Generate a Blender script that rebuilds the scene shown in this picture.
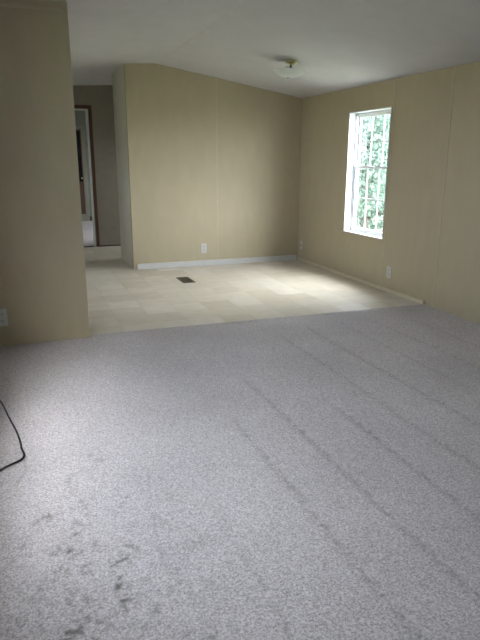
import bpy, bmesh, math, random
import numpy as np
from mathutils import Vector, Matrix
random.seed(7); rng = np.random.default_rng(7)
for o in list(bpy.data.objects): bpy.data.objects.remove(o)
S = bpy.context.scene
COL = S.collection

# ------------------------------------------------------------------ camera
cam = bpy.data.cameras.new('camera'); camo = bpy.data.objects.new('camera', cam); COL.objects.link(camo)
F = Vector((0.3407, 0.9015, -0.2669)).normalized(); R = Vector((0.9358, -0.3526, 0.0032))
R = (R - F * R.dot(F)).normalized(); U = R.cross(F)
camo.matrix_world = Matrix(((R.x, U.x, -F.x, 0), (R.y, U.y, -F.y, 0), (R.z, U.z, -F.z, 1.42), (0, 0, 0, 1)))
cam.sensor_fit = 'VERTICAL'; cam.sensor_height = 24.0; cam.lens = 577.5 / 640 * 24.0
cam.clip_start = 0.05; cam.clip_end = 300
S.camera = camo

# ------------------------------------------------------------------ overcast sky, exposure
W = bpy.data.worlds.new('overcast_sky'); S.world = W; W.use_nodes = True
bgn = W.node_tree.nodes['Background']
bgn.inputs[0].default_value = (0.83, 0.895, 1.0, 1); bgn.inputs[1].default_value = 1.0
sun = bpy.data.lights.new('veiled_sun', 'SUN'); suno = bpy.data.objects.new('veiled_sun', sun); COL.objects.link(suno)   # sun behind thin cloud
sun.energy = 4.8; sun.angle = math.radians(115); sun.color = (0.97, 0.98, 1.0)
suno.rotation_euler = Vector((-0.70, 0.72, -1.12)).to_track_quat('-Z', 'Y').to_euler()
vs = S.view_settings
vs.view_transform = 'Standard'; vs.look = 'None'; vs.gamma = 1.0; vs.use_curve_mapping = False
vs.exposure = 3.8

# ------------------------------------------------------------------ room measures (metres, camera above the origin)
XR, XL = 3.8025, -0.45            # right and left outer walls (inner faces)
YB, YP, YC = 7.64, 4.700, 4.79    # back wall, partition, carpet edge
YH, YF, YN = 9.97, 14.37, -1.3    # hall end wall, bedroom far wall, wall behind the camera
XE, XP = 1.372, 0.450             # left end of the back wall, right end of the partition
RX, RZ = 1.747, 2.575             # ceiling ridge
def ceil_z(x): return RZ - 0.1618 * (x - RX) if x > RX else RZ - 0.055 * (RX - x)

# ------------------------------------------------------------------ materials
def mat(name, col, rough=0.7, noise=None, bump=None, metal=0.0, spec=0.5, stretch=(1, 1, 1), coat=0):
    m = bpy.data.materials.new(name); m.use_nodes = True
    nt = m.node_tree; b = nt.nodes['Principled BSDF']
    b.inputs['Base Color'].default_value = (*col, 1); b.inputs['Roughness'].default_value = rough
    b.inputs['Metallic'].default_value = metal; b.inputs['Specular IOR Level'].default_value = spec
    tc = nt.nodes.new('ShaderNodeTexCoord'); mp = nt.nodes.new('ShaderNodeMapping'); mp.inputs['Scale'].default_value = stretch
    nt.links.new(tc.outputs['Object'], mp.inputs[0])
    if noise:
        sc, amt = noise
        n = nt.nodes.new('ShaderNodeTexNoise'); n.inputs['Scale'].default_value = sc; n.inputs['Detail'].default_value = 6
        nt.links.new(mp.outputs[0], n.inputs['Vector'])
        r = nt.nodes.new('ShaderNodeValToRGB')
        r.color_ramp.elements[0].position = 0.3; r.color_ramp.elements[1].position = 0.7
        r.color_ramp.elements[0].color = (*[c * (1 - amt) for c in col], 1); r.color_ramp.elements[1].color = (*[min(1, c * (1 + amt)) for c in col], 1)
        nt.links.new(n.outputs['Fac'], r.inputs[0]); nt.links.new(r.outputs[0], b.inputs['Base Color'])
    if bump:
        sc, st = bump
        n = nt.nodes.new('ShaderNodeTexNoise'); n.inputs['Scale'].default_value = sc; n.inputs['Detail'].default_value = 4
        nt.links.new(mp.outputs[0], n.inputs['Vector'])
        bp = nt.nodes.new('ShaderNodeBump'); bp.inputs['Strength'].default_value = st; bp.inputs['Distance'].default_value = 0.003
        nt.links.new(n.outputs['Fac'], bp.inputs['Height']); nt.links.new(bp.outputs[0], b.inputs['Normal'])
    return m
M = {}
M['wall'] = mat('beige_wallboard', (0.435, 0.376, 0.262), 0.55, (9, 0.03), (70, 0.12), spec=0.35, stretch=(1, 1, 0.35))
M['batten'] = mat('beige_batten', (0.46, 0.40, 0.285), 0.5, (20, 0.04))
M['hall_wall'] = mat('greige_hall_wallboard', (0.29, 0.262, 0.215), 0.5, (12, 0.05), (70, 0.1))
M['far_wall'] = mat('sage_bedroom_wall', (0.24, 0.26, 0.205), 0.6, (12, 0.05))
M['return_wall'] = mat('pale_grey_hall_side', (0.56, 0.54, 0.465), 0.35, (5, 0.06), (60, 0.08))
M['ceiling'] = mat('white_ceiling_board', (0.52, 0.505, 0.525), 0.8, (5, 0.03), (110, 0.25), spec=0.2)
M['white'] = mat('white_vinyl', (0.72, 0.74, 0.77), 0.35, (30, 0.02))
M['base_white'] = mat('white_baseboard', (0.56, 0.565, 0.57), 0.4, (14, 0.05))
M['cream_trim'] = mat('cream_shoe_trim', (0.62, 0.56, 0.42), 0.45, (14, 0.05))
M['brown'] = mat('reddish_brown_casing', (0.10, 0.045, 0.025), 0.4, (40, 0.25), stretch=(1, 1, 0.1))
M['dark_brown'] = mat('dark_brown_baseboard', (0.035, 0.026, 0.022), 0.5, (20, 0.2))
M['outlet'] = mat('white_outlet_plastic', (0.52, 0.54, 0.55), 0.35, (60, 0.02))
M['slot'] = mat('outlet_slot', (0.10, 0.10, 0.11), 0.6, (60, 0.1))
M['vent'] = mat('brown_register_metal', (0.075, 0.058, 0.042), 0.45, (60, 0.15), metal=0.3)
M['vent_dark'] = mat('register_duct', (0.012, 0.011, 0.01), 0.8, (20, 0.1))
M['brass'] = mat('antique_brass', (0.50, 0.45, 0.24), 0.4, (40, 0.08), metal=0.35)
M['stem'] = mat('dark_bronze_stem', (0.09, 0.085, 0.06), 0.4, (40, 0.1), metal=0.5)
M['cord'] = mat('black_cord', (0.012, 0.012, 0.015), 0.5, (80, 0.2))
M['subfloor'] = mat('vinyl_underlay', (0.40, 0.36, 0.28), 0.6, (6, 0.1))
M['outer'] = mat('house_siding', (0.55, 0.55, 0.53), 0.6, (4, 0.05))
M['door_wood'] = mat('red_brown_door_wood', (0.10, 0.05, 0.035), 0.45, (18, 0.25), stretch=(3, 3, 0.3))
M['door_glass'] = mat('dark_door_glass', (0.02, 0.02, 0.02), 0.08, (4, 0.2))
M['casing_grey'] = mat('putty_door_casing', (0.30, 0.29, 0.235), 0.5, (12, 0.05))
M['grass'] = mat('lawn_grass', (0.17, 0.19, 0.12), 0.9, (3, 0.35), (25, 0.6))
M['bark'] = mat('grey_brown_bark', (0.085, 0.078, 0.07), 0.9, (14, 0.3), (30, 0.8), stretch=(1, 1, 0.25))

def vinyl():
    m = mat('beige_vinyl_tile', (0.6, 0.55, 0.42), 0.42, None, (22, 0.05), spec=0.45)
    nt = m.node_tree; b = nt.nodes['Principled BSDF']
    oi = nt.nodes.new('ShaderNodeObjectInfo')
    r = nt.nodes.new('ShaderNodeValToRGB'); cr = r.color_ramp; cr.interpolation = 'CONSTANT'
    tones = [(0.57, 0.515, 0.425), (0.61, 0.555, 0.465), (0.585, 0.53, 0.44), (0.635, 0.58, 0.495), (0.545, 0.485, 0.39), (0.60, 0.54, 0.45)]
    while len(cr.elements) < len(tones): cr.elements.new(0.5)
    for i, t in enumerate(tones): cr.elements[i].position = i / len(tones); cr.elements[i].color = (*t, 1)
    nt.links.new(oi.outputs['Random'], r.inputs[0])
    tc = nt.nodes.new('ShaderNodeTexCoord'); ad = nt.nodes.new('ShaderNodeVectorMath'); ad.operation = 'ADD'
    nt.links.new(tc.outputs['Object'], ad.inputs[0]); nt.links.new(oi.outputs['Location'], ad.inputs[1])
    n = nt.nodes.new('ShaderNodeTexNoise'); n.inputs['Scale'].default_value = 7; n.inputs['Detail'].default_value = 5
    nt.links.new(ad.outputs[0], n.inputs['Vector'])
    mr = nt.nodes.new('ShaderNodeMapRange'); mr.inputs[1].default_value = 0.25; mr.inputs[2].default_value = 0.75
    mr.inputs[3].default_value = 0.92; mr.inputs[4].default_value = 1.07
    nt.links.new(n.outputs['Fac'], mr.inputs[0])
    mx = nt.nodes.new('ShaderNodeVectorMath'); mx.operation = 'SCALE'
    nt.links.new(r.outputs[0], mx.inputs[0]); nt.links.new(mr.outputs[0], mx.inputs['Scale'])
    nt.links.new(mx.outputs[0], b.inputs['Base Color'])
    return m
M['vinyl'] = vinyl()

def carpet_mat():
    m = mat('grey_mauve_carpet', (0.5, 0.47, 0.48), 0.95, None, (240, 0.9), spec=0.1)
    nt = m.node_tree; b = nt.nodes['Principled BSDF']
    b.inputs['Sheen Weight'].default_value = 0.15; b.inputs['Sheen Roughness'].default_value = 0.5
    at = nt.nodes.new('ShaderNodeAttribute'); at.attribute_name = 'soil_tone'
    tc = nt.nodes.new('ShaderNodeTexCoord')
    n = nt.nodes.new('ShaderNodeTexNoise'); n.inputs['Scale'].default_value = 130; n.inputs['Detail'].default_value = 5; n.inputs['Roughness'].default_value = 0.7
    nt.links.new(tc.outputs['Object'], n.inputs['Vector'])
    r = nt.nodes.new('ShaderNodeValToRGB')
    r.color_ramp.elements[0].position = 0.34; r.color_ramp.elements[1].position = 0.63
    r.color_ramp.elements[0].color = (0.29, 0.262, 0.26, 1); r.color_ramp.elements[1].color = (0.745, 0.68, 0.705, 1)
    nt.links.new(n.outputs['Fac'], r.inputs[0])
    n2 = nt.nodes.new('ShaderNodeTexNoise'); n2.inputs['Scale'].default_value = 1.6; n2.inputs['Detail'].default_value = 3
    nt.links.new(tc.outputs['Object'], n2.inputs['Vector'])
    mr = nt.nodes.new('ShaderNodeMapRange'); mr.inputs[1].default_value = 0.3; mr.inputs[2].default_value = 0.7
    mr.inputs[3].default_value = 0.93; mr.inputs[4].default_value = 1.06
    nt.links.new(n2.outputs['Fac'], mr.inputs[0])
    sc = nt.nodes.new('ShaderNodeVectorMath'); sc.operation = 'SCALE'
    nt.links.new(r.outputs[0], sc.inputs[0]); nt.links.new(mr.outputs[0], sc.inputs['Scale'])
    mx = nt.nodes.new('ShaderNodeMix'); mx.data_type = 'RGBA'
    nt.links.new(at.outputs['Fac'], mx.inputs['Factor']); nt.links.new(sc.outputs[0], mx.inputs[6])
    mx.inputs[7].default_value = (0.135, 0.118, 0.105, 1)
    nt.links.new(mx.outputs[2], b.inputs['Base Color'])
    return m
M['carpet'] = carpet_mat()

def glass_mat(name, gl=0.06, tint=(0.97, 0.985, 0.98)):
    m = bpy.data.materials.new(name); m.use_nodes = True; nt = m.node_tree
    for n in list(nt.nodes): nt.nodes.remove(n)
    out = nt.nodes.new('ShaderNodeOutputMaterial'); t = nt.nodes.new('ShaderNodeBsdfTransparent'); g = nt.nodes.new('ShaderNodeBsdfGlossy')
    t.inputs[0].default_value = (*tint, 1); g.inputs['Roughness'].default_value = 0.02
    lw = nt.nodes.new('ShaderNodeLayerWeight'); lw.inputs[0].default_value = 0.5          # thin pane: Schlick reflection on both faces
    pw = nt.nodes.new('ShaderNodeMath'); pw.operation = 'POWER'; pw.inputs[1].default_value = 5; nt.links.new(lw.outputs['Facing'], pw.inputs[0])
    fr = nt.nodes.new('ShaderNodeMath'); fr.operation = 'MULTIPLY_ADD'; fr.inputs[1].default_value = 0.9; fr.inputs[2].default_value = 0.04; nt.links.new(pw.outputs[0], fr.inputs[0])
    mx = nt.nodes.new('ShaderNodeMixShader'); nt.links.new(fr.outputs[0], mx.inputs[0])
    nt.links.new(t.outputs[0], mx.inputs[1]); nt.links.new(g.outputs[0], mx.inputs[2]); nt.links.new(mx.outputs[0], out.inputs[0])
    return m
M['pane'] = glass_mat('window_glass')

def frosted():
    m = bpy.data.materials.new('frosted_white_glass'); m.use_nodes = True; nt = m.node_tree
    b = nt.nodes['Principled BSDF']; b.inputs['Base Color'].default_value = (0.80, 0.83, 0.83, 1); b.inputs['Roughness'].default_value = 0.25
    out = nt.nodes['Material Output']; tr = nt.nodes.new('ShaderNodeBsdfTranslucent'); tr.inputs[0].default_value = (0.85, 0.88, 0.88, 1)
    mx = nt.nodes.new('ShaderNodeMixShader'); mx.inputs[0].default_value = 0.55
    nt.links.new(b.outputs[0], mx.inputs[1]); nt.links.new(tr.outputs[0], mx.inputs[2]); nt.links.new(mx.outputs[0], out.inputs[0])
    return m
M['frosted'] = frosted()

def leaf_mat(name, col, trans):
    m = bpy.data.materials.new(name); m.use_nodes = True; nt = m.node_tree
    b = nt.nodes['Principled BSDF']; b.inputs['Roughness'].default_value = 0.45
    out = nt.nodes['Material Output']; tr = nt.nodes.new('ShaderNodeBsdfTranslucent'); tr.inputs[0].default_value = (*trans, 1)
    tc = nt.nodes.new('ShaderNodeTexCoord'); n = nt.nodes.new('ShaderNodeTexNoise'); n.inputs['Scale'].default_value = 2.5
    nt.links.new(tc.outputs['Object'], n.inputs['Vector'])
    r = nt.nodes.new('ShaderNodeValToRGB'); r.color_ramp.elements[0].position = 0.35; r.color_ramp.elements[1].position = 0.65
    r.color_ramp.elements[0].color = (*[c * 0.6 for c in col], 1); r.color_ramp.elements[1].color = (*[c * 1.3 for c in col], 1)
    nt.links.new(n.outputs['Fac'], r.inputs[0]); nt.links.new(r.outputs[0], b.inputs['Base Color'])
    mx = nt.nodes.new('ShaderNodeMixShader'); mx.inputs[0].default_value = 0.4
    nt.links.new(b.outputs[0], mx.inputs[1]); nt.links.new(tr.outputs[0], mx.inputs[2]); nt.links.new(mx.outputs[0], out.inputs[0])
    return m
M['leaf_a'] = leaf_mat('fresh_green_leaves', (0.078, 0.12, 0.098), (0.11, 0.165, 0.135))
M['leaf_b'] = leaf_mat('blue_green_leaves', (0.038, 0.062, 0.058), (0.05, 0.085, 0.077))

# ------------------------------------------------------------------ helpers
def box(bm, x0, x1, y0, y1, z0, z1):
    v = [bm.verts.new(p) for p in ((x0, y0, z0), (x1, y0, z0), (x1, y1, z0), (x0, y1, z0), (x0, y0, z1), (x1, y0, z1), (x1, y1, z1), (x0, y1, z1))]
    for f in ((3, 2, 1, 0), (4, 5, 6, 7), (0, 1, 5, 4), (1, 2, 6, 5), (2, 3, 7, 6), (3, 0, 4, 7)): bm.faces.new([v[i] for i in f])
def prism_y(bm, poly, y0, y1):                       # polygon of (x, z), counter-clockwise seen from -y
    a = [bm.verts.new((x, y0, z)) for x, z in poly]; b = [bm.verts.new((x, y1, z)) for x, z in poly]
    n = len(poly); bm.faces.new(a); bm.faces.new(b[::-1])
    for i in range(n): bm.faces.new((a[i], b[i], b[(i + 1) % n], a[(i + 1) % n]))
def lathe(bm, prof, seg=32, mtx=None, sx=1, sy=1):
    rings = []
    for r, z in prof:
        rings.append([bm.verts.new((r * sx * math.cos(2 * math.pi * k / seg), r * sy * math.sin(2 * math.pi * k / seg), z)) for k in range(seg)])
    for a, b in zip(rings, rings[1:]):
        for k in range(seg): bm.faces.new((a[k], a[(k + 1) % seg], b[(k + 1) % seg], b[k]))
    if prof[0][0] > 1e-4: bm.faces.new(rings[0][::-1])
    if prof[-1][0] > 1e-4: bm.faces.new(rings[-1])
    if mtx: bmesh.ops.transform(bm, matrix=mtx, verts=bm.verts)
def tube(bm, pts, radii, seg=8):
    prev = None
    for i, p in enumerate(pts):
        p = Vector(p); t = (Vector(pts[min(i + 1, len(pts) - 1)]) - Vector(pts[max(i - 1, 0)])).normalized()
        a = t.cross(Vector((0, 0, 1)) if abs(t.z) < 0.9 else Vector((1, 0, 0))).normalized(); b = t.cross(a)
        r = radii[i] if isinstance(radii, (list, tuple)) else radii
        ring = [bm.verts.new(p + r * (math.cos(2 * math.pi * k / seg) * a + math.sin(2 * math.pi * k / seg) * b)) for k in range(seg)]
        if prev:
            for k in range(seg): bm.faces.new((prev[k], prev[(k + 1) % seg], ring[(k + 1) % seg], ring[k]))
        else: bm.faces.new(ring[::-1])
        prev = ring
    bm.faces.new(prev)
def obj(name, bm, m, parent=None, smooth=False, origin=None, bevel=0):
    bmesh.ops.recalc_face_normals(bm, faces=bm.faces)
    if origin: bmesh.ops.translate(bm, vec=-Vector(origin), verts=bm.verts)
    me = bpy.data.meshes.new(name); bm.to_mesh(me); bm.free()
    me.materials.append(M[m])
    if smooth: me.shade_smooth()
    o = bpy.data.objects.new(name, me); COL.objects.link(o)
    if origin: o.location = origin
    if parent: o.parent = parent
    if bevel:
        md = o.modifiers.new('bevel', 'BEVEL'); md.width = bevel; md.segments = 2; md.limit_method = 'ANGLE'
    return o
def bx(name, m, parent, *b, bevel=0):
    bm = bmesh.new(); box(bm, *b); return obj(name, bm, m, parent, bevel=bevel)
def empty(name, loc, parent=None):
    o = bpy.data.objects.new(name, None); o.empty_display_size = 0.1; COL.objects.link(o); o.location = loc
    if parent: o.parent = parent
    return o
def keep(child, root):                                # parent without moving (root only translated / rotated about z)
    child.parent = root
    child.matrix_parent_inverse = root.matrix_basis.inverted()
def tag(o, label, cat, group=None):
    o['label'] = label; o['category'] = cat
    if group: o['group'] = group
    return o
def struct(o, label=None):
    o['kind'] = 'structure'
    if label: o['label'] = label
    return o

def slab_x(bm, x0, x1, y0, y1, z0, z1, holes):        # slab in a y-z plane with rectangular holes (ya, yb, za, zb)
    holes = [h for h in holes if h[0] < y1 and h[1] > y0]
    ys = sorted({y0, y1, *[min(max(v, y0), y1) for h in holes for v in h[:2]]}); zs = sorted({z0, z1, *[v for h in holes for v in h[2:]]})
    for a, b in zip(ys, ys[1:]):
        for c, d in zip(zs, zs[1:]):
            my, mz = (a + b) / 2, (c + d) / 2
            if not any(h[0] < my < h[1] and h[2] < mz < h[3] for h in holes): box(bm, x0, x1, a, b, c, d)
def roof_poly(x0, x1, z0):
    p = [(x0, z0), (x1, z0), (x1, ceil_z(x1))]
    if x0 < RX < x1: p.append((RX, RZ))
    p.append((x0, ceil_z(x0))); return p
def wall_xz(name, m, x0, x1, y0, y1, label=None, hole=None):
    bm = bmesh.new()
    if hole:
        hx0, hx1, hz = hole
        prism_y(bm, roof_poly(x0, hx0, 0), y0, y1); prism_y(bm, roof_poly(hx1, x1, 0), y0, y1); prism_y(bm, roof_poly(hx0, hx1, hz), y0, y1)
    else: prism_y(bm, roof_poly(x0, x1, 0), y0, y1)
    return struct(obj(name, bm, m), label)

# ------------------------------------------------------------------ floor and ceiling
bm = bmesh.new(); box(bm, XL - 0.15, XR + 0.15, YN - 0.15, YF + 0.15, -0.15, -0.003)
floor = struct(obj('floor', bm, 'subfloor'), 'pale beige vinyl tile floor of the dining area')
bm = bmesh.new()
prism_y(bm, [(XL - 0.15, ceil_z(XL - 0.15)), (RX, RZ), (XR + 0.15, ceil_z(XR + 0.15)), (XR + 0.15, 2.85), (XL - 0.15, 2.85)], YN - 0.15, YF + 0.15)
struct(obj('ceiling', bm, 'ceiling'), 'white vaulted ceiling with a ridge line')
# vinyl tiles, each one its own piece
TS = 0.305
bm = bmesh.new(); g = 0.0006
box(bm, g, TS - g, g, TS - g, -0.003, 0.0)
bmesh.ops.bevel(bm, geom=[e for e in bm.edges if all(v.co.z > -0.001 for v in e.verts)], offset=0.0008, segments=1, affect='EDGES')
bmesh.ops.recalc_face_normals(bm, faces=bm.faces)
tme = bpy.data.meshes.new('tile'); bm.to_mesh(tme); bm.free(); tme.materials.append(M['vinyl'])
ny = int((YH - YC + 0.11) / TS) + 1
for j in range(ny):
    ya = YC - 0.11 + j * TS; yb = min(ya + TS, YH)
    for i in range(14):
        xb = XR - i * TS; xa = max(xb - TS, XL)
        if ya > YB + 0.1 and xa > XE + 0.05 and yb < 8.6: continue
        if ya > 8.4 and xa > XE + 0.95: continue
        t = bpy.data.objects.new('tile', tme); COL.objects.link(t); t.location = (xa, ya, 0); t.parent = floor
        t.scale = ((xb - xa) / TS, (yb - ya) / TS, 1)

# ------------------------------------------------------------------ outer walls and their windows
RH = {'dining': (5.516, 6.36, 0.565, 1.971), 'hall': (9.1, 9.75, 0.9, 1.9), 'bed': (11.0, 12.0, 0.7, 1.9)}
LH = {'living': (1.4, 3.1, 0.68, 2.05), 'kitchen': (6.1, 6.95, 1.0, 1.9)}
WT = 0.14
bm = bmesh.new(); slab_x(bm, XR, XR + WT, YN - 0.15, YF + 0.15, 0, ceil_z(XR + WT), list(RH.values()))
wr = struct(obj('wall_right', bm, 'wall'), 'beige wallboard wall with the window')
bm = bmesh.new(); slab_x(bm, XL - WT, XL, YN - 0.15, YF + 0.15, 0, ceil_z(XL - WT), list(LH.values()))
struct(obj('wall_left', bm, 'wall'))
seams = [-1.3, -0.3, 0.92, 2.14, 3.36, 4.58, 5.48, YB]
PT = 0.006
for a, b in zip(seams, seams[1:]):
    bm = bmesh.new(); slab_x(bm, XR - PT, XR, a + 0.002, b - 0.002, 0.0, ceil_z(XR) - 0.001, list(RH.values()))
    obj('wall_panel', bm, 'wall', wr)
for s in seams[1:-1]:
    z0 = 0.04 if s > YC else 0.0
    if abs(s - 5.48) < 0.01: bx('batten', 'batten', wr, XR - PT - 0.003, XR - PT, s - 0.011, s + 0.011, z0, ceil_z(XR) - 0.002)
    else: bx('batten', 'batten', wr, XR - PT - 0.003, XR - PT, s - 0.011, s + 0.011, z0, ceil_z(XR) - 0.002)
wn = wall_xz('wall_behind', 'wall', XL, XR, YN - 0.12, YN)

def window(name, xin, s, hole, cols, label):
    """double hung window in a y-z wall; xin = inner wall face, s = outward direction"""
    y0, y1, z0, z1 = hole
    root = struct(empty(name, (xin, (y0 + y1) / 2, z0)), label)
    def X(a, b): a, b = xin + s * a, xin + s * b; return (min(a, b), max(a, b))
    def part(nm, m, d0, d1, ya, yb, za, zb, par=root, bevel=0):
        bm = bmesh.new(); xa, xb = X(d0, d1); box(bm, xa, xb, ya, yb, za, zb)
        o = obj(nm, bm, m, bevel=bevel); keep(o, root)
        if par is not root: o.parent = par
        return o
    def ring(nm, m, d0, d1, ya, yb, za, zb, w, par=root):
        xa, xb = X(d0, d1); bm = bmesh.new()
        box(bm, xa, xb, ya, ya + w, za, zb); box(bm, xa, xb, yb - w, yb, za, zb); box(bm, xa, xb, ya + w, yb - w, za, za + w); box(bm, xa, xb, ya + w, yb - w, zb - w, zb)
        o = obj(nm, bm, m); keep(o, root)
        return o
    ring('jamb_liner', 'white', -0.012, 0.15, y0, y1, z0, z1, 0.010)
    ring('frame', 'white', 0.075, 0.14, y0 + 0.010, y1 - 0.010, z0 + 0.010, z1 - 0.010, 0.022)
    part('sill', 'white', -0.018, 0.076, y0 - 0.004, y1 + 0.004, z0 - 0.004, z0 + 0.0101, bevel=0.003)
    zm = (z0 + z1) / 2 + 0.072 * (z1 - z0) / 1.4
    for (za, zb, d) in ((zm - 0.018, z1 - 0.033, 0.108), (z0 + 0.033, zm + 0.018, 0.082)):
        ya, yb = y0 + 0.033, y1 - 0.033
        w = 0.026
        sash = ring('sash', 'white', d, d + 0.022, ya, yb, za, zb, w)
        gy0, gy1, gz0, gz1 = ya + w, yb - w, za + w, zb - w
        cw, rh = (gy1 - gy0) / cols, (gz1 - gz0) / 2
        def sub(nm, m, d0, d1, a, b, c, e):
            bm = bmesh.new(); xa, xb = X(d0, d1); box(bm, xa, xb, a, b, c, e); o = obj(nm, bm, m); o.parent = sash; o.matrix_parent_inverse = root.matrix_basis.inverted() @ Matrix() if False else Matrix()
            return o
        for k in range(1, cols): sub('muntin', 'white', d + 0.006, d + 0.016, gy0 + k * cw - 0.0055, gy0 + k * cw + 0.0055, gz0, gz1)
        for k in range(cols):
            e0, e1 = gy0 + k * cw + (0.0055 if k else 0), gy0 + (k + 1) * cw - (0.0055 if k < cols - 1 else 0)
            sub('muntin', 'white', d + 0.006, d + 0.016, e0, e1, gz0 + rh - 0.007, gz0 + rh + 0.007)
            for r in range(2):
                sub('pane', 'pane', d + 0.009, d + 0.013, e0, e1, gz0 + r * rh + (0.007 if r else 0), gz0 + (r + 1) * rh - (0 if r else 0.007))
    # sash lock on the meeting rail
    part('sash_lock', 'white', 0.066, 0.082, (y0 + y1) / 2 - 0.03, (y0 + y1) / 2 + 0.03, zm + 0.002, zm + 0.014, bevel=0.002)
    return root
window('window_1', XR, 1, RH['dining'], 3, 'white double-hung window with grilles in the beige wall')
window('window_2', XL, -1, LH['living'], 4, 'wide white living room window beside the camera')
window('window_3', XR, 1, RH['hall'], 2, 'tall window at the end of the side hall')
window('window_5', XL, -1, LH['kitchen'], 2, 'kitchen window behind the partition')
window('window_4', XR, 1, RH['bed'], 3, 'bedroom window beyond the hall')

# ------------------------------------------------------------------ back wall, partition, hall
wb = wall_xz('wall_back', 'wall', XE, XR, YB + PT, YB + 0.09, 'beige wallboard wall with white baseboard')
for a, b in ((XE, 2.55), (2.55, XR)):
    bm = bmesh.new(); prism_y(bm, roof_poly(a + 0.001, b - 0.001 - (PT if b == XR else 0), 0.0), YB, YB + PT); obj('wall_panel', bm, 'wall', wb)
bx('batten', 'batten', wb, 2.54, 2.56, YB - 0.003, YB, 0.075, ceil_z(2.56) - 0.002)
bx('corner_bead', 'wall', wb, XE - 0.004, XE + 0.016, YB - 0.004, YB, 0.0, ceil_z(XE) - 0.003)
bm = bmesh.new(); box(bm, XE + 0.045, XR - 0.03, YB - 0.014, YB - 0.0002, 0.0, 0.075)
bb = struct(obj('baseboard_back', bm, 'base_white', bevel=0.004), 'white baseboard along the back wall')
wp = wall_xz('wall_partition', 'wall', XL, XP, YP + PT, YP + 0.11, 'beige partition wall nearest the camera')
bm = bmesh.new(); prism_y(bm, roof_poly(XL + 0.001, XP, 0.0), YP, YP + PT); obj('wall_panel', bm, 'wall', wp)
bx('corner_bead', 'wall', wp, XP - 0.028, XP + 0.003, YP - 0.004, YP, 0.0, ceil_z(XP) - 0.004)
bx('ceiling_trim', 'batten', wp, XL + 0.002, XP - 0.03, YP - 0.008, YP, ceil_z(XL) - 0.022, ceil_z(XL) - 0.002)
# hall: side return, side-hall wall, end wall with doorway
bm = bmesh.new(); prism_y(bm, roof_poly(XE, XE + 0.09, 0.0), YB + 0.09, 8.67)
struct(obj('wall_hall_side', bm, 'return_wall'), 'pale hall side wall turning the corner')
wall_xz('wall_side_hall', 'hall_wall', XE + 0.09, XR, 8.58, 8.67)
DX0, DX1, DZ = 0.36, 1.165, 2.19
wall_xz('wall_hall_end', 'hall_wall', XL, XR, YH, YH + 0.09, 'grey-brown wall at the end of the hall', hole=(DX0, DX1, DZ))
d1 = struct(empty('door_1', ((DX0 + DX1) / 2, YH, 0)), 'brown-trimmed doorway at the end of the hall')
def kbx(nm, m, root, *b, bevel=0):
    o = bx(nm, m, None, *b, bevel=bevel); keep(o, root); return o
for a, b, c, d in ((DX0 - 0.06, DX0 - 0.012, 0, DZ + 0.06), (DX1 + 0.012, DX1 + 0.06, 0, DZ + 0.06), (DX0 - 0.012, DX1 + 0.012, DZ + 0.012, DZ + 0.06)):
    kbx('casing', 'brown', d1, a, b, YH - 0.016, YH - 0.0005, c, d, bevel=0.003)
for a, b, c, d in ((DX0, DX0 + 0.014, 0, DZ), (DX1 - 0.028, DX1, 0, DZ), (DX0 + 0.014, DX1 - 0.028, DZ - 0.014, DZ)):
    kbx('jamb', 'white', d1, a, b, YH - 0.012, YH + 0.1, c, d)
kbx('threshold', 'dark_brown', d1, DX0 + 0.014, DX1 - 0.014, YH, YH + 0.09, -0.003, 0.008)
# bedroom beyond
bm = bmesh.new(); box(bm, XL, XR, YH + 0.09, YF, -0.003, 0.006)
struct(obj('floor_bedroom', bm, 'carpet'), 'pale carpeted floor of the bedroom beyond the doorway')
wall_xz('wall_far', 'far_wall', XL, XR, YF, YF + 0.1, 'sage wall of the bedroom beyond the doorway')
bm = bmesh.new(); box(bm, 1.575, XR, YF - 0.014, YF, 0.006, 0.11)
struct(obj('baseboard_far', bm, 'dark_brown'), 'dark baseboard of the bedroom')
bm = bmesh.new(); box(bm, DX1 + 0.06, XR, YH - 0.012, YH, 0.0, 0.02)
struct(obj('baseboard_hall', bm, 'dark_brown'), 'thin dark base strip along the hall end wall')
d2 = struct(empty('door_2', (1.05, YF, 0.006)), 'brown half-glazed door in the bedroom wall')
for b in ((0.58, 0.65, 0.006, 2.16), (1.49, 1.57, 0.006, 2.16), (0.65, 1.49, 2.09, 2.16)):
    kbx('casing', 'casing_grey', d2, b[0], b[1], YF - 0.03, YF - 0.0005, b[2], b[3], bevel=0.004)
leaf = kbx('door_leaf', 'door_wood', d2, 0.655, 1.485, YF - 0.022, YF - 0.001, 0.17, 2.085)
for b in ((0.68, 1.465, 0.92, 2.05),):
    o = bx('glass', 'door_glass', None, b[0], b[1], YF - 0.026, YF - 0.022, b[2], b[3]); o.parent = leaf; o.matrix_parent_inverse = Matrix()
kbx('kick_plate', 'casing_grey', d2, 0.655, 1.485, YF - 0.024, YF - 0.001, 0.006, 0.168)
o = kbx('knob', 'brass', d2, 1.43, 1.465, YF - 0.07, YF - 0.022, 0.98, 1.02, bevel=0.012)

# cream shoe trim along the right wall, ending in a small cap at the carpet
bm = bmesh.new(); box(bm, XR - PT - 0.020, XR - PT - 0.0002, YC - 0.08, YB - 0.02, 0.0, 0.042)
tr = struct(obj('trim_1', bm, 'cream_trim', bevel=0.006), 'cream shoe trim along the right wall')
bx('end_cap', 'casing_grey', tr, XR - PT - 0.022, XR - PT - 0.001, YC - 0.10, YC - 0.081, 0.008, 0.042, bevel=0.004)

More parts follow.
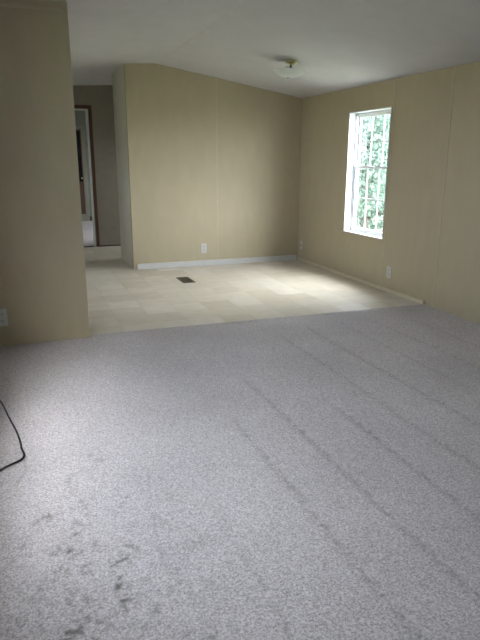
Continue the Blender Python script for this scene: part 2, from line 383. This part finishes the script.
# ------------------------------------------------------------------ carpet with real pile relief
xs = np.arange(XL + 0.002, XR - PT - 0.001, 0.008); xs[-1] = XR - PT - 0.001
ysn = np.concatenate([np.arange(YN + 0.002, 0.75, 0.05), np.arange(0.75, YC - 0.02, 0.008), [YC - 0.012, YC, YC + 0.004]])
X, Y = np.meshgrid(xs, ysn)
H = rng.normal(0, 1, X.shape)
def blur(a):
    p = np.pad(a, 1, mode='edge'); return (p[1:-1, 1:-1] * 2 + p[:-2, 1:-1] + p[2:, 1:-1] + p[1:-1, :-2] + p[1:-1, 2:]) / 6
H1 = blur(H); Hs = H1.copy()
for _ in range(3): Hs = blur(Hs)
Z = 0.005 + 0.0013 * H1
soil_tone = np.zeros_like(X)
def val_noise(sx, sy, seed):                          # smooth value noise on the grid
    r = np.random.default_rng(seed); g = r.random((200, 200))
    u, w = (X + 2) / sx, (Y + 3) / sy
    i, j = np.floor(u).astype(int) % 199, np.floor(w).astype(int) % 199; fu, fw = u - np.floor(u), w - np.floor(w)
    fu = fu * fu * (3 - 2 * fu); fw = fw * fw * (3 - 2 * fw)
    return (g[i, j] * (1 - fu) + g[i + 1, j] * fu) * (1 - fw) + (g[i, j + 1] * (1 - fu) + g[i + 1, j + 1] * fu) * fw
nz = val_noise(0.013, 0.016, 3); nb = val_noise(0.05, 0.07, 5); nl = val_noise(0.3, 0.5, 9)
# vacuum tracks: pressed lines running along the room
for x0, ya, yb, wd, st in ((0.66, 1.1, 2.2, 0.018, 0.22), (1.03, 0.8, 3.0, 0.020, 0.45), (1.315, 0.8, 3.6, 0.020, 0.42), (1.65, 1.1, 3.0, 0.020, 0.42), (1.95, 1.6, 4.4, 0.022, 0.35),
                           (2.28, 1.8, 4.6, 0.024, 0.38), (2.62, 2.1, 4.7, 0.02, 0.25), (2.95, 2.3, 4.6, 0.022, 0.3), (3.3, 2.4, 4.6, 0.02, 0.25), (0.98, 3.0, 3.6, 0.018, 0.2)):
    xc = x0 + 0.02 * (val_noise(50, 0.5, int(x0 * 100)) - 0.5)
    e = np.exp(-((X - xc) / wd) ** 2) * np.clip((Y - ya) / 0.3, 0, 1) * np.clip((yb - Y) / 0.4, 0, 1)
    soil_tone += 0.85 * st * e * np.clip(0.55 + 0.9 * H1, 0, 1.6); Z -= 0.0012 * e * st / 0.4
# soiled spots
for x0, y0, rx, ry, st in ((-0.005, 2.225, 0.028, 0.014, 0.75), (0.09, 1.945, 0.03, 0.022, 0.85), (0.07, 1.99, 0.035, 0.05, 0.35), (0.285, 2.165, 0.010, 0.020, 0.55), (0.265, 2.14, 0.012, 0.016, 0.6),
                           (0.235, 2.69, 0.035, 0.022, 0.5), (0.25, 2.62, 0.02, 0.03, 0.35), (0.52, 1.865, 0.035, 0.03, 0.4), (0.43, 1.41, 0.025, 0.02, 0.55), (0.31, 1.60, 0.03, 0.025, 0.4),
                           (-0.12, 1.63, 0.03, 0.04, 0.5), (0.21, 1.75, 0.012, 0.018, 0.7), (0.205, 1.71, 0.010, 0.014, 0.65), (0.135, 1.72, 0.025, 0.11, 0.35), (0.21, 1.66, 0.025, 0.12, 0.35),
                           (0.03, 1.85, 0.03, 0.05, 0.4), (0.36, 1.42, 0.035, 0.03, 0.4), (0.10, 2.40, 0.02, 0.08, 0.3), (-0.06, 1.78, 0.03, 0.06, 0.3), (0.02, 1.5, 0.05, 0.08, 0.35), (0.13, 1.35, 0.06, 0.06, 0.3),
                           (0.62, 1.5, 0.03, 0.04, 0.25), (1.88, 2.9, 0.05, 0.06, 0.2), (1.79, 4.74, 0.12, 0.04, 0.6), (2.20, 4.76, 0.08, 0.03, 0.4), (2.66, 4.75, 0.07, 0.03, 0.35), (2.9, 4.72, 0.10, 0.04, 0.35)):
    d = ((X - x0) / rx) ** 2 + ((Y - y0) / ry) ** 2
    soil_tone += 0.75 * st * np.exp(-d * 0.6) * np.clip(0.35 + 1.3 * H1 + 0.8 * (nb - 0.5), 0, 1.5)
wear = np.exp(-((X - 0.15) / 0.35) ** 2) * np.clip((2.9 - Y) / 0.8, 0, 1)
soil_tone += 0.55 * wear * np.clip(nb - 0.5, 0, 1) * np.clip(0.2 + 1.6 * H1, 0, 1.5) * 2
soil_tone += 0.26 * np.clip((Y - 4.0) / 0.7, 0, 1) * (0.4 + 0.6 * nl)        # darker, browner strip towards the vinyl edge
# faint dark line running on from the kink of the cord
for (xa, ya), (xb, yb) in zip([(-0.088, 2.76), (-0.082, 2.68), (-0.086, 2.62), (-0.105, 2.56)], [(-0.082, 2.68), (-0.086, 2.62), (-0.105, 2.56), (-0.13, 2.52)]):
    t = np.clip(((X - xa) * (xb - xa) + (Y - ya) * (yb - ya)) / ((xb - xa) ** 2 + (yb - ya) ** 2), 0, 1)
    soil_tone = np.maximum(soil_tone, 0.35 * np.exp(-(((X - xa - t * (xb - xa)) ** 2 + (Y - ya - t * (yb - ya)) ** 2) / 0.007 ** 2)))
# ragged front edge
edge = 0.010 * (val_noise(0.22, 50, 21) - 0.5) + 0.006 * (val_noise(0.03, 50, 22) - 0.5)
Y -= 0.08 * np.clip(X / 3.8, 0, 1) * np.clip((Y - 3.8) / 0.99, 0, 1.01); Y[-3:] += edge[-3:]; Z[-1] = -0.0025; Z[-2] = 0.004
Z = np.clip(Z, 0.002, 0.03); Z[-1] = -0.002
nyv, nxv = X.shape
co = np.stack([X, Y, Z], -1).reshape(-1, 3)
idx = np.arange(nyv * nxv).reshape(nyv, nxv)
quads = np.stack([idx[:-1, :-1], idx[:-1, 1:], idx[1:, 1:], idx[1:, :-1]], -1).reshape(-1, 4)
me = bpy.data.meshes.new('carpet')
me.vertices.add(len(co)); me.vertices.foreach_set('co', co.ravel())
me.loops.add(quads.size); me.loops.foreach_set('vertex_index', quads.ravel().astype(np.int32))
me.polygons.add(len(quads)); me.polygons.foreach_set('loop_start', np.arange(0, quads.size, 4, dtype=np.int32))
me.update(calc_edges=True); me.validate()
at = me.attributes.new('soil_tone', 'FLOAT', 'POINT'); at.data.foreach_set('value', np.clip(soil_tone, 0, 0.95).ravel().astype(np.float32))
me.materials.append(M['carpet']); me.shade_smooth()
carpet = bpy.data.objects.new('carpet', me); COL.objects.link(carpet)
carpet['kind'] = 'stuff'; tag(carpet, 'grey-mauve wall-to-wall carpet with vacuum tracks and dark stains', 'carpet')

# ------------------------------------------------------------------ wall outlets
def outlet(loc, rotz, label, sockets=True, w=0.075, h=0.13):
    r = empty('wall_outlet', loc); r.rotation_euler = (0, 0, rotz)       # local -y looks into the room
    bm = bmesh.new(); box(bm, -w / 2, w / 2, -0.006, 0, -h / 2, h / 2); obj('cover_plate', bm, 'outlet', r, bevel=0.003)
    if sockets:
        for dz in (-0.028, 0.028):
            bm = bmesh.new(); box(bm, -0.018, 0.018, -0.0085, -0.006, dz - 0.0185, dz + 0.0185); s = obj('socket', bm, 'outlet', r, bevel=0.002)
            for dx in (-0.008, 0.008):
                bm = bmesh.new(); box(bm, dx - 0.0022, dx + 0.0022, -0.0092, -0.0085, dz - 0.002, dz + 0.010); obj('slot', bm, 'slot', s)
            bm = bmesh.new(); box(bm, -0.004, 0.004, -0.0092, -0.0085, dz - 0.013, dz - 0.006); obj('ground_hole', bm, 'slot', s)
        bm = bmesh.new(); box(bm, -0.003, 0.003, -0.0075, -0.006, -0.003, 0.003); obj('screw', bm, 'slot', r)
    else:
        bm = bmesh.new(); lathe(bm, [(0.007, 0), (0.007, 0.012), (0.004, 0.012), (0.004, 0.016)], 12, Matrix.Rotation(math.pi / 2, 4, 'X') @ Matrix.Translation((0, 0, 0.006))); obj('jack', bm, 'stem', r)
    return tag(r, label, 'outlet', 'white wall plates')
outlet((2.347, YB - 0.0002, 0.241), 0, 'white wall outlet on the back wall above the white baseboard')
outlet((XR - PT - 0.0002, 5.352, 0.222), -math.pi / 2, 'white wall outlet on the window wall, right of and below the window')
outlet((XR - PT - 0.0002, 7.53, 0.232), -math.pi / 2, 'narrow wall plate on the window wall by the back corner', sockets=False, w=0.06, h=0.125)
outlet((-0.200, YP - 0.0002, 0.236), 0, 'white wall outlet on the partition wall at the photo\'s left edge', w=0.078, h=0.14)

# ------------------------------------------------------------------ floor register
vr = empty('floor_register', (1.834, 6.74, 0.0))
tag(vr, 'brown slatted metal floor register in the vinyl floor', 'vent')
hw, hl = 0.075, 0.172
bm = bmesh.new()
box(bm, -hw, -hw + 0.018, -hl, hl, 0, 0.006); box(bm, hw - 0.018, hw, -hl, hl, 0, 0.006); box(bm, -hw + 0.018, hw - 0.018, -hl, -hl + 0.018, 0, 0.006); box(bm, -hw + 0.018, hw - 0.018, hl - 0.018, hl, 0, 0.006)
obj('frame', bm, 'vent', vr)
bm = bmesh.new(); box(bm, -hw + 0.018, hw - 0.018, -hl + 0.018, hl - 0.018, 0.0, 0.001); obj('duct_opening', bm, 'vent_dark', vr)
for k in range(14):
    y = -hl + 0.03 + k * (2 * hl - 0.06) / 13
    bm = bmesh.new(); box(bm, -hw + 0.018, hw - 0.018, y - 0.005, y + 0.005, 0.001, 0.005); obj('slat', bm, 'vent', vr)
bm = bmesh.new(); box(bm, 0.045, 0.052, -0.02, 0.02, 0.005, 0.014); obj('damper_lever', bm, 'vent', vr)

# ------------------------------------------------------------------ ceiling light
LX, LY = 2.775, 5.87; LZ = ceil_z(LX)
cl = empty('ceiling_light', (LX, LY, LZ)); tag(cl, 'unlit ceiling light with brass canopy and shallow frosted glass dish', 'ceiling light')
tilt = Matrix.Rotation(math.atan(0.1618), 4, 'Y')
bm = bmesh.new(); lathe(bm, [(0.060, 0.0), (0.062, -0.010), (0.056, -0.022), (0.036, -0.032), (0.012, -0.036)], 32, tilt); obj('canopy', bm, 'brass', cl, smooth=True)
bm = bmesh.new(); tube(bm, [(0, 0, -0.025), (-0.004, 0, -0.09), (-0.006, 0, -0.15)], 0.010, 12); st = obj('stem', bm, 'stem', cl, smooth=True)
dt = Matrix.Translation((-0.025, 0, -0.105)) @ Matrix.Rotation(math.radians(5), 4, 'Y')
pr = [(0.0001, -0.052), (0.05, -0.050), (0.10, -0.040), (0.14, -0.022), (0.168, 0.004), (0.172, 0.006), (0.166, 0.008), (0.138, -0.016), (0.10, -0.034), (0.05, -0.044), (0.0001, -0.046)]
bm = bmesh.new(); lathe(bm, pr, 48, dt); obj('glass_dish', bm, 'frosted', cl, smooth=True)
bm = bmesh.new(); lathe(bm, [(0.0001, -0.072), (0.008, -0.068), (0.012, -0.06), (0.016, -0.052)], 16, dt); obj('finial', bm, 'outlet', cl, smooth=True)
for sx in (-1, 1):
    bm = bmesh.new(); tube(bm, [(0, 0.0, -0.085), (0.03 * sx, 0.03 * sx, -0.09), (0.05 * sx, 0.05 * sx, -0.092)], 0.013, 10); so = obj('lamp_socket', bm, 'outlet', cl, smooth=True)
    bm = bmesh.new(); lathe(bm, [(0.010, 0), (0.016, 0.012), (0.026, 0.035), (0.024, 0.05), (0.012, 0.06), (0.0001, 0.063)], 16,
                            Matrix.Translation((0.05 * sx, 0.05 * sx, -0.092)) @ Matrix.Rotation(math.radians(45 if sx > 0 else 225), 4, 'Z') @ Matrix.Rotation(math.radians(88), 4, 'Y'))
    obj('bulb', bm, 'frosted', so, smooth=True)

# ------------------------------------------------------------------ black cord on the carpet
def catmull(P, n=10):
    P = [Vector(p) for p in P]; P = [P[0]] + P + [P[-1]]; out = []
    for i in range(1, len(P) - 2):
        for k in range(n):
            t = k / n; a, b, c, d = P[i - 1:i + 3]
            out.append(0.5 * ((2 * b) + (c - a) * t + (2 * a - 5 * b + 4 * c - d) * t * t + (3 * b - a - 3 * c + d) * t ** 3))
    return out + [P[-2]]
zc = 0.0145
cp = [(-0.43, 3.95, zc), (-0.36, 3.76, zc), (-0.26, 3.60, zc), (-0.2070, 3.5116, zc), (-0.1659, 3.2939, zc), (-0.1238, 3.0769, zc), (-0.1048, 2.9416, zc), (-0.0984, 2.8533, zc), (-0.0876, 2.7837, zc), (-0.0974, 2.7398, zc), (-0.1266, 2.7147, zc), (-0.1605, 2.6921, zc), (-0.1952, 2.6610, zc), (-0.28, 2.56, zc), (-0.36, 2.45, zc), (-0.42, 2.40, zc)]
bm = bmesh.new(); tube(bm, catmull(cp), 0.0048, 8); o = obj('power_cord', bm, 'cord', smooth=True); tag(o, 'thin black cord curving over the carpet at the left edge', 'cord')

# ------------------------------------------------------------------ outdoors: ground and trees
GZ = -0.8
bm = bmesh.new(); box(bm, -45, 60, -40, 70, GZ - 0.2, GZ); struct(obj('ground', bm, 'grass'), 'green lawn outside the window')
def leaves_mesh(name, n, centres, m, size):
    r = np.random.default_rng(sum(map(ord, name)) + n)
    cs = np.array([c[:3] for c in centres]); rs = np.array([c[3] for c in centres]); k = r.integers(0, len(cs), n)
    d = r.normal(0, 1, (n, 3)); d /= np.linalg.norm(d, axis=1)[:, None]; p = cs[k] + d * (rs[k] * r.random(n) ** 0.45)[:, None] * np.array([1, 1, 0.8])
    u = r.normal(0, 1, (n, 3)); u[:, 2] -= 0.5; u /= np.linalg.norm(u, axis=1)[:, None]
    w = np.cross(u, r.normal(0, 1, (n, 3))); w /= np.linalg.norm(w, axis=1)[:, None]
    s = size * (0.6 + 0.8 * r.random(n))[:, None]; nn = np.cross(u, w)
    v = np.stack([p, p + u * s * 0.5 + w * s * 0.32 + nn * s * 0.08, p + u * s, p + u * s * 0.5 - w * s * 0.32 + nn * s * 0.08], 1).reshape(-1, 3)
    me = bpy.data.meshes.new('foliage'); me.from_pydata(v.tolist(), [], np.arange(4 * n).reshape(-1, 4).tolist()); me.materials.append(M[m])
    return me
def tree(x, y, h, cr, n, m, label, seed, low=0.4):
    r = random.Random(seed); root = empty('leafy_tree', (x, y, GZ)); tag(root, label, 'tree', 'trees outside the window')
    n = int(n * 1.8)
    bm = bmesh.new(); top = (r.uniform(-.3, .3), r.uniform(-.3, .3), h * 0.8)
    tube(bm, [(0, 0, 0), (0.03, 0.02, h * 0.25), (top[0] * .5, top[1] * .5, h * 0.5), top], [0.16, 0.12, 0.08, 0.03], 10)
    obj('trunk', bm, 'bark', root, smooth=True)
    cs = []
    for k in range(16):
        a = k * 2.4 + r.random(); hh = low + (h - low - 0.6) * (k + 0.5) / 16; rad = cr * math.sin(math.pi * (0.2 + 0.75 * (k + 0.5) / 16)) * r.uniform(0.6, 1.0)
        e = (math.cos(a) * rad, math.sin(a) * rad, hh)
        bm = bmesh.new(); b0 = (0.02, 0.01, max(0.3, hh * 0.75)); tube(bm, [b0, (e[0] * .5, e[1] * .5, (b0[2] + hh) / 2 + .1), e], [0.05, 0.035, 0.012], 6)
        obj('branch', bm, 'bark', root, smooth=True)
        cs.append((*e, r.uniform(0.55, 0.85))); cs.append((e[0] * .55, e[1] * .55, hh + 0.1, r.uniform(0.5, 0.75)))
    me = leaves_mesh('tree%d' % seed, n, cs, m, 0.13); o = bpy.data.objects.new('foliage', me); COL.objects.link(o); o.parent = root; o['kind'] = 'stuff'
L = 'seen through the window'
tree(8.7, 13.6, 4.0, 1.3, 2600, 'leaf_a', 'bright green leafy tree nearest the window', 1)
tree(12.0, 17.2, 4.6, 1.5, 3400, 'leaf_b', 'dark blue-green leafy tree behind the right-hand panes', 2)
tree(11.0, 21.6, 4.6, 1.5, 3400, 'leaf_b', 'dark leafy tree farther off behind the left-hand panes', 5)
tree(15.6, 22.6, 5.2, 1.8, 4000, 'leaf_a', 'tall pale leafy tree at the back of the tree line', 3)
tree(15.9, 18.2, 5.2, 1.5, 3400, 'leaf_a', 'pale leafy tree at the right end of the tree line', 6)
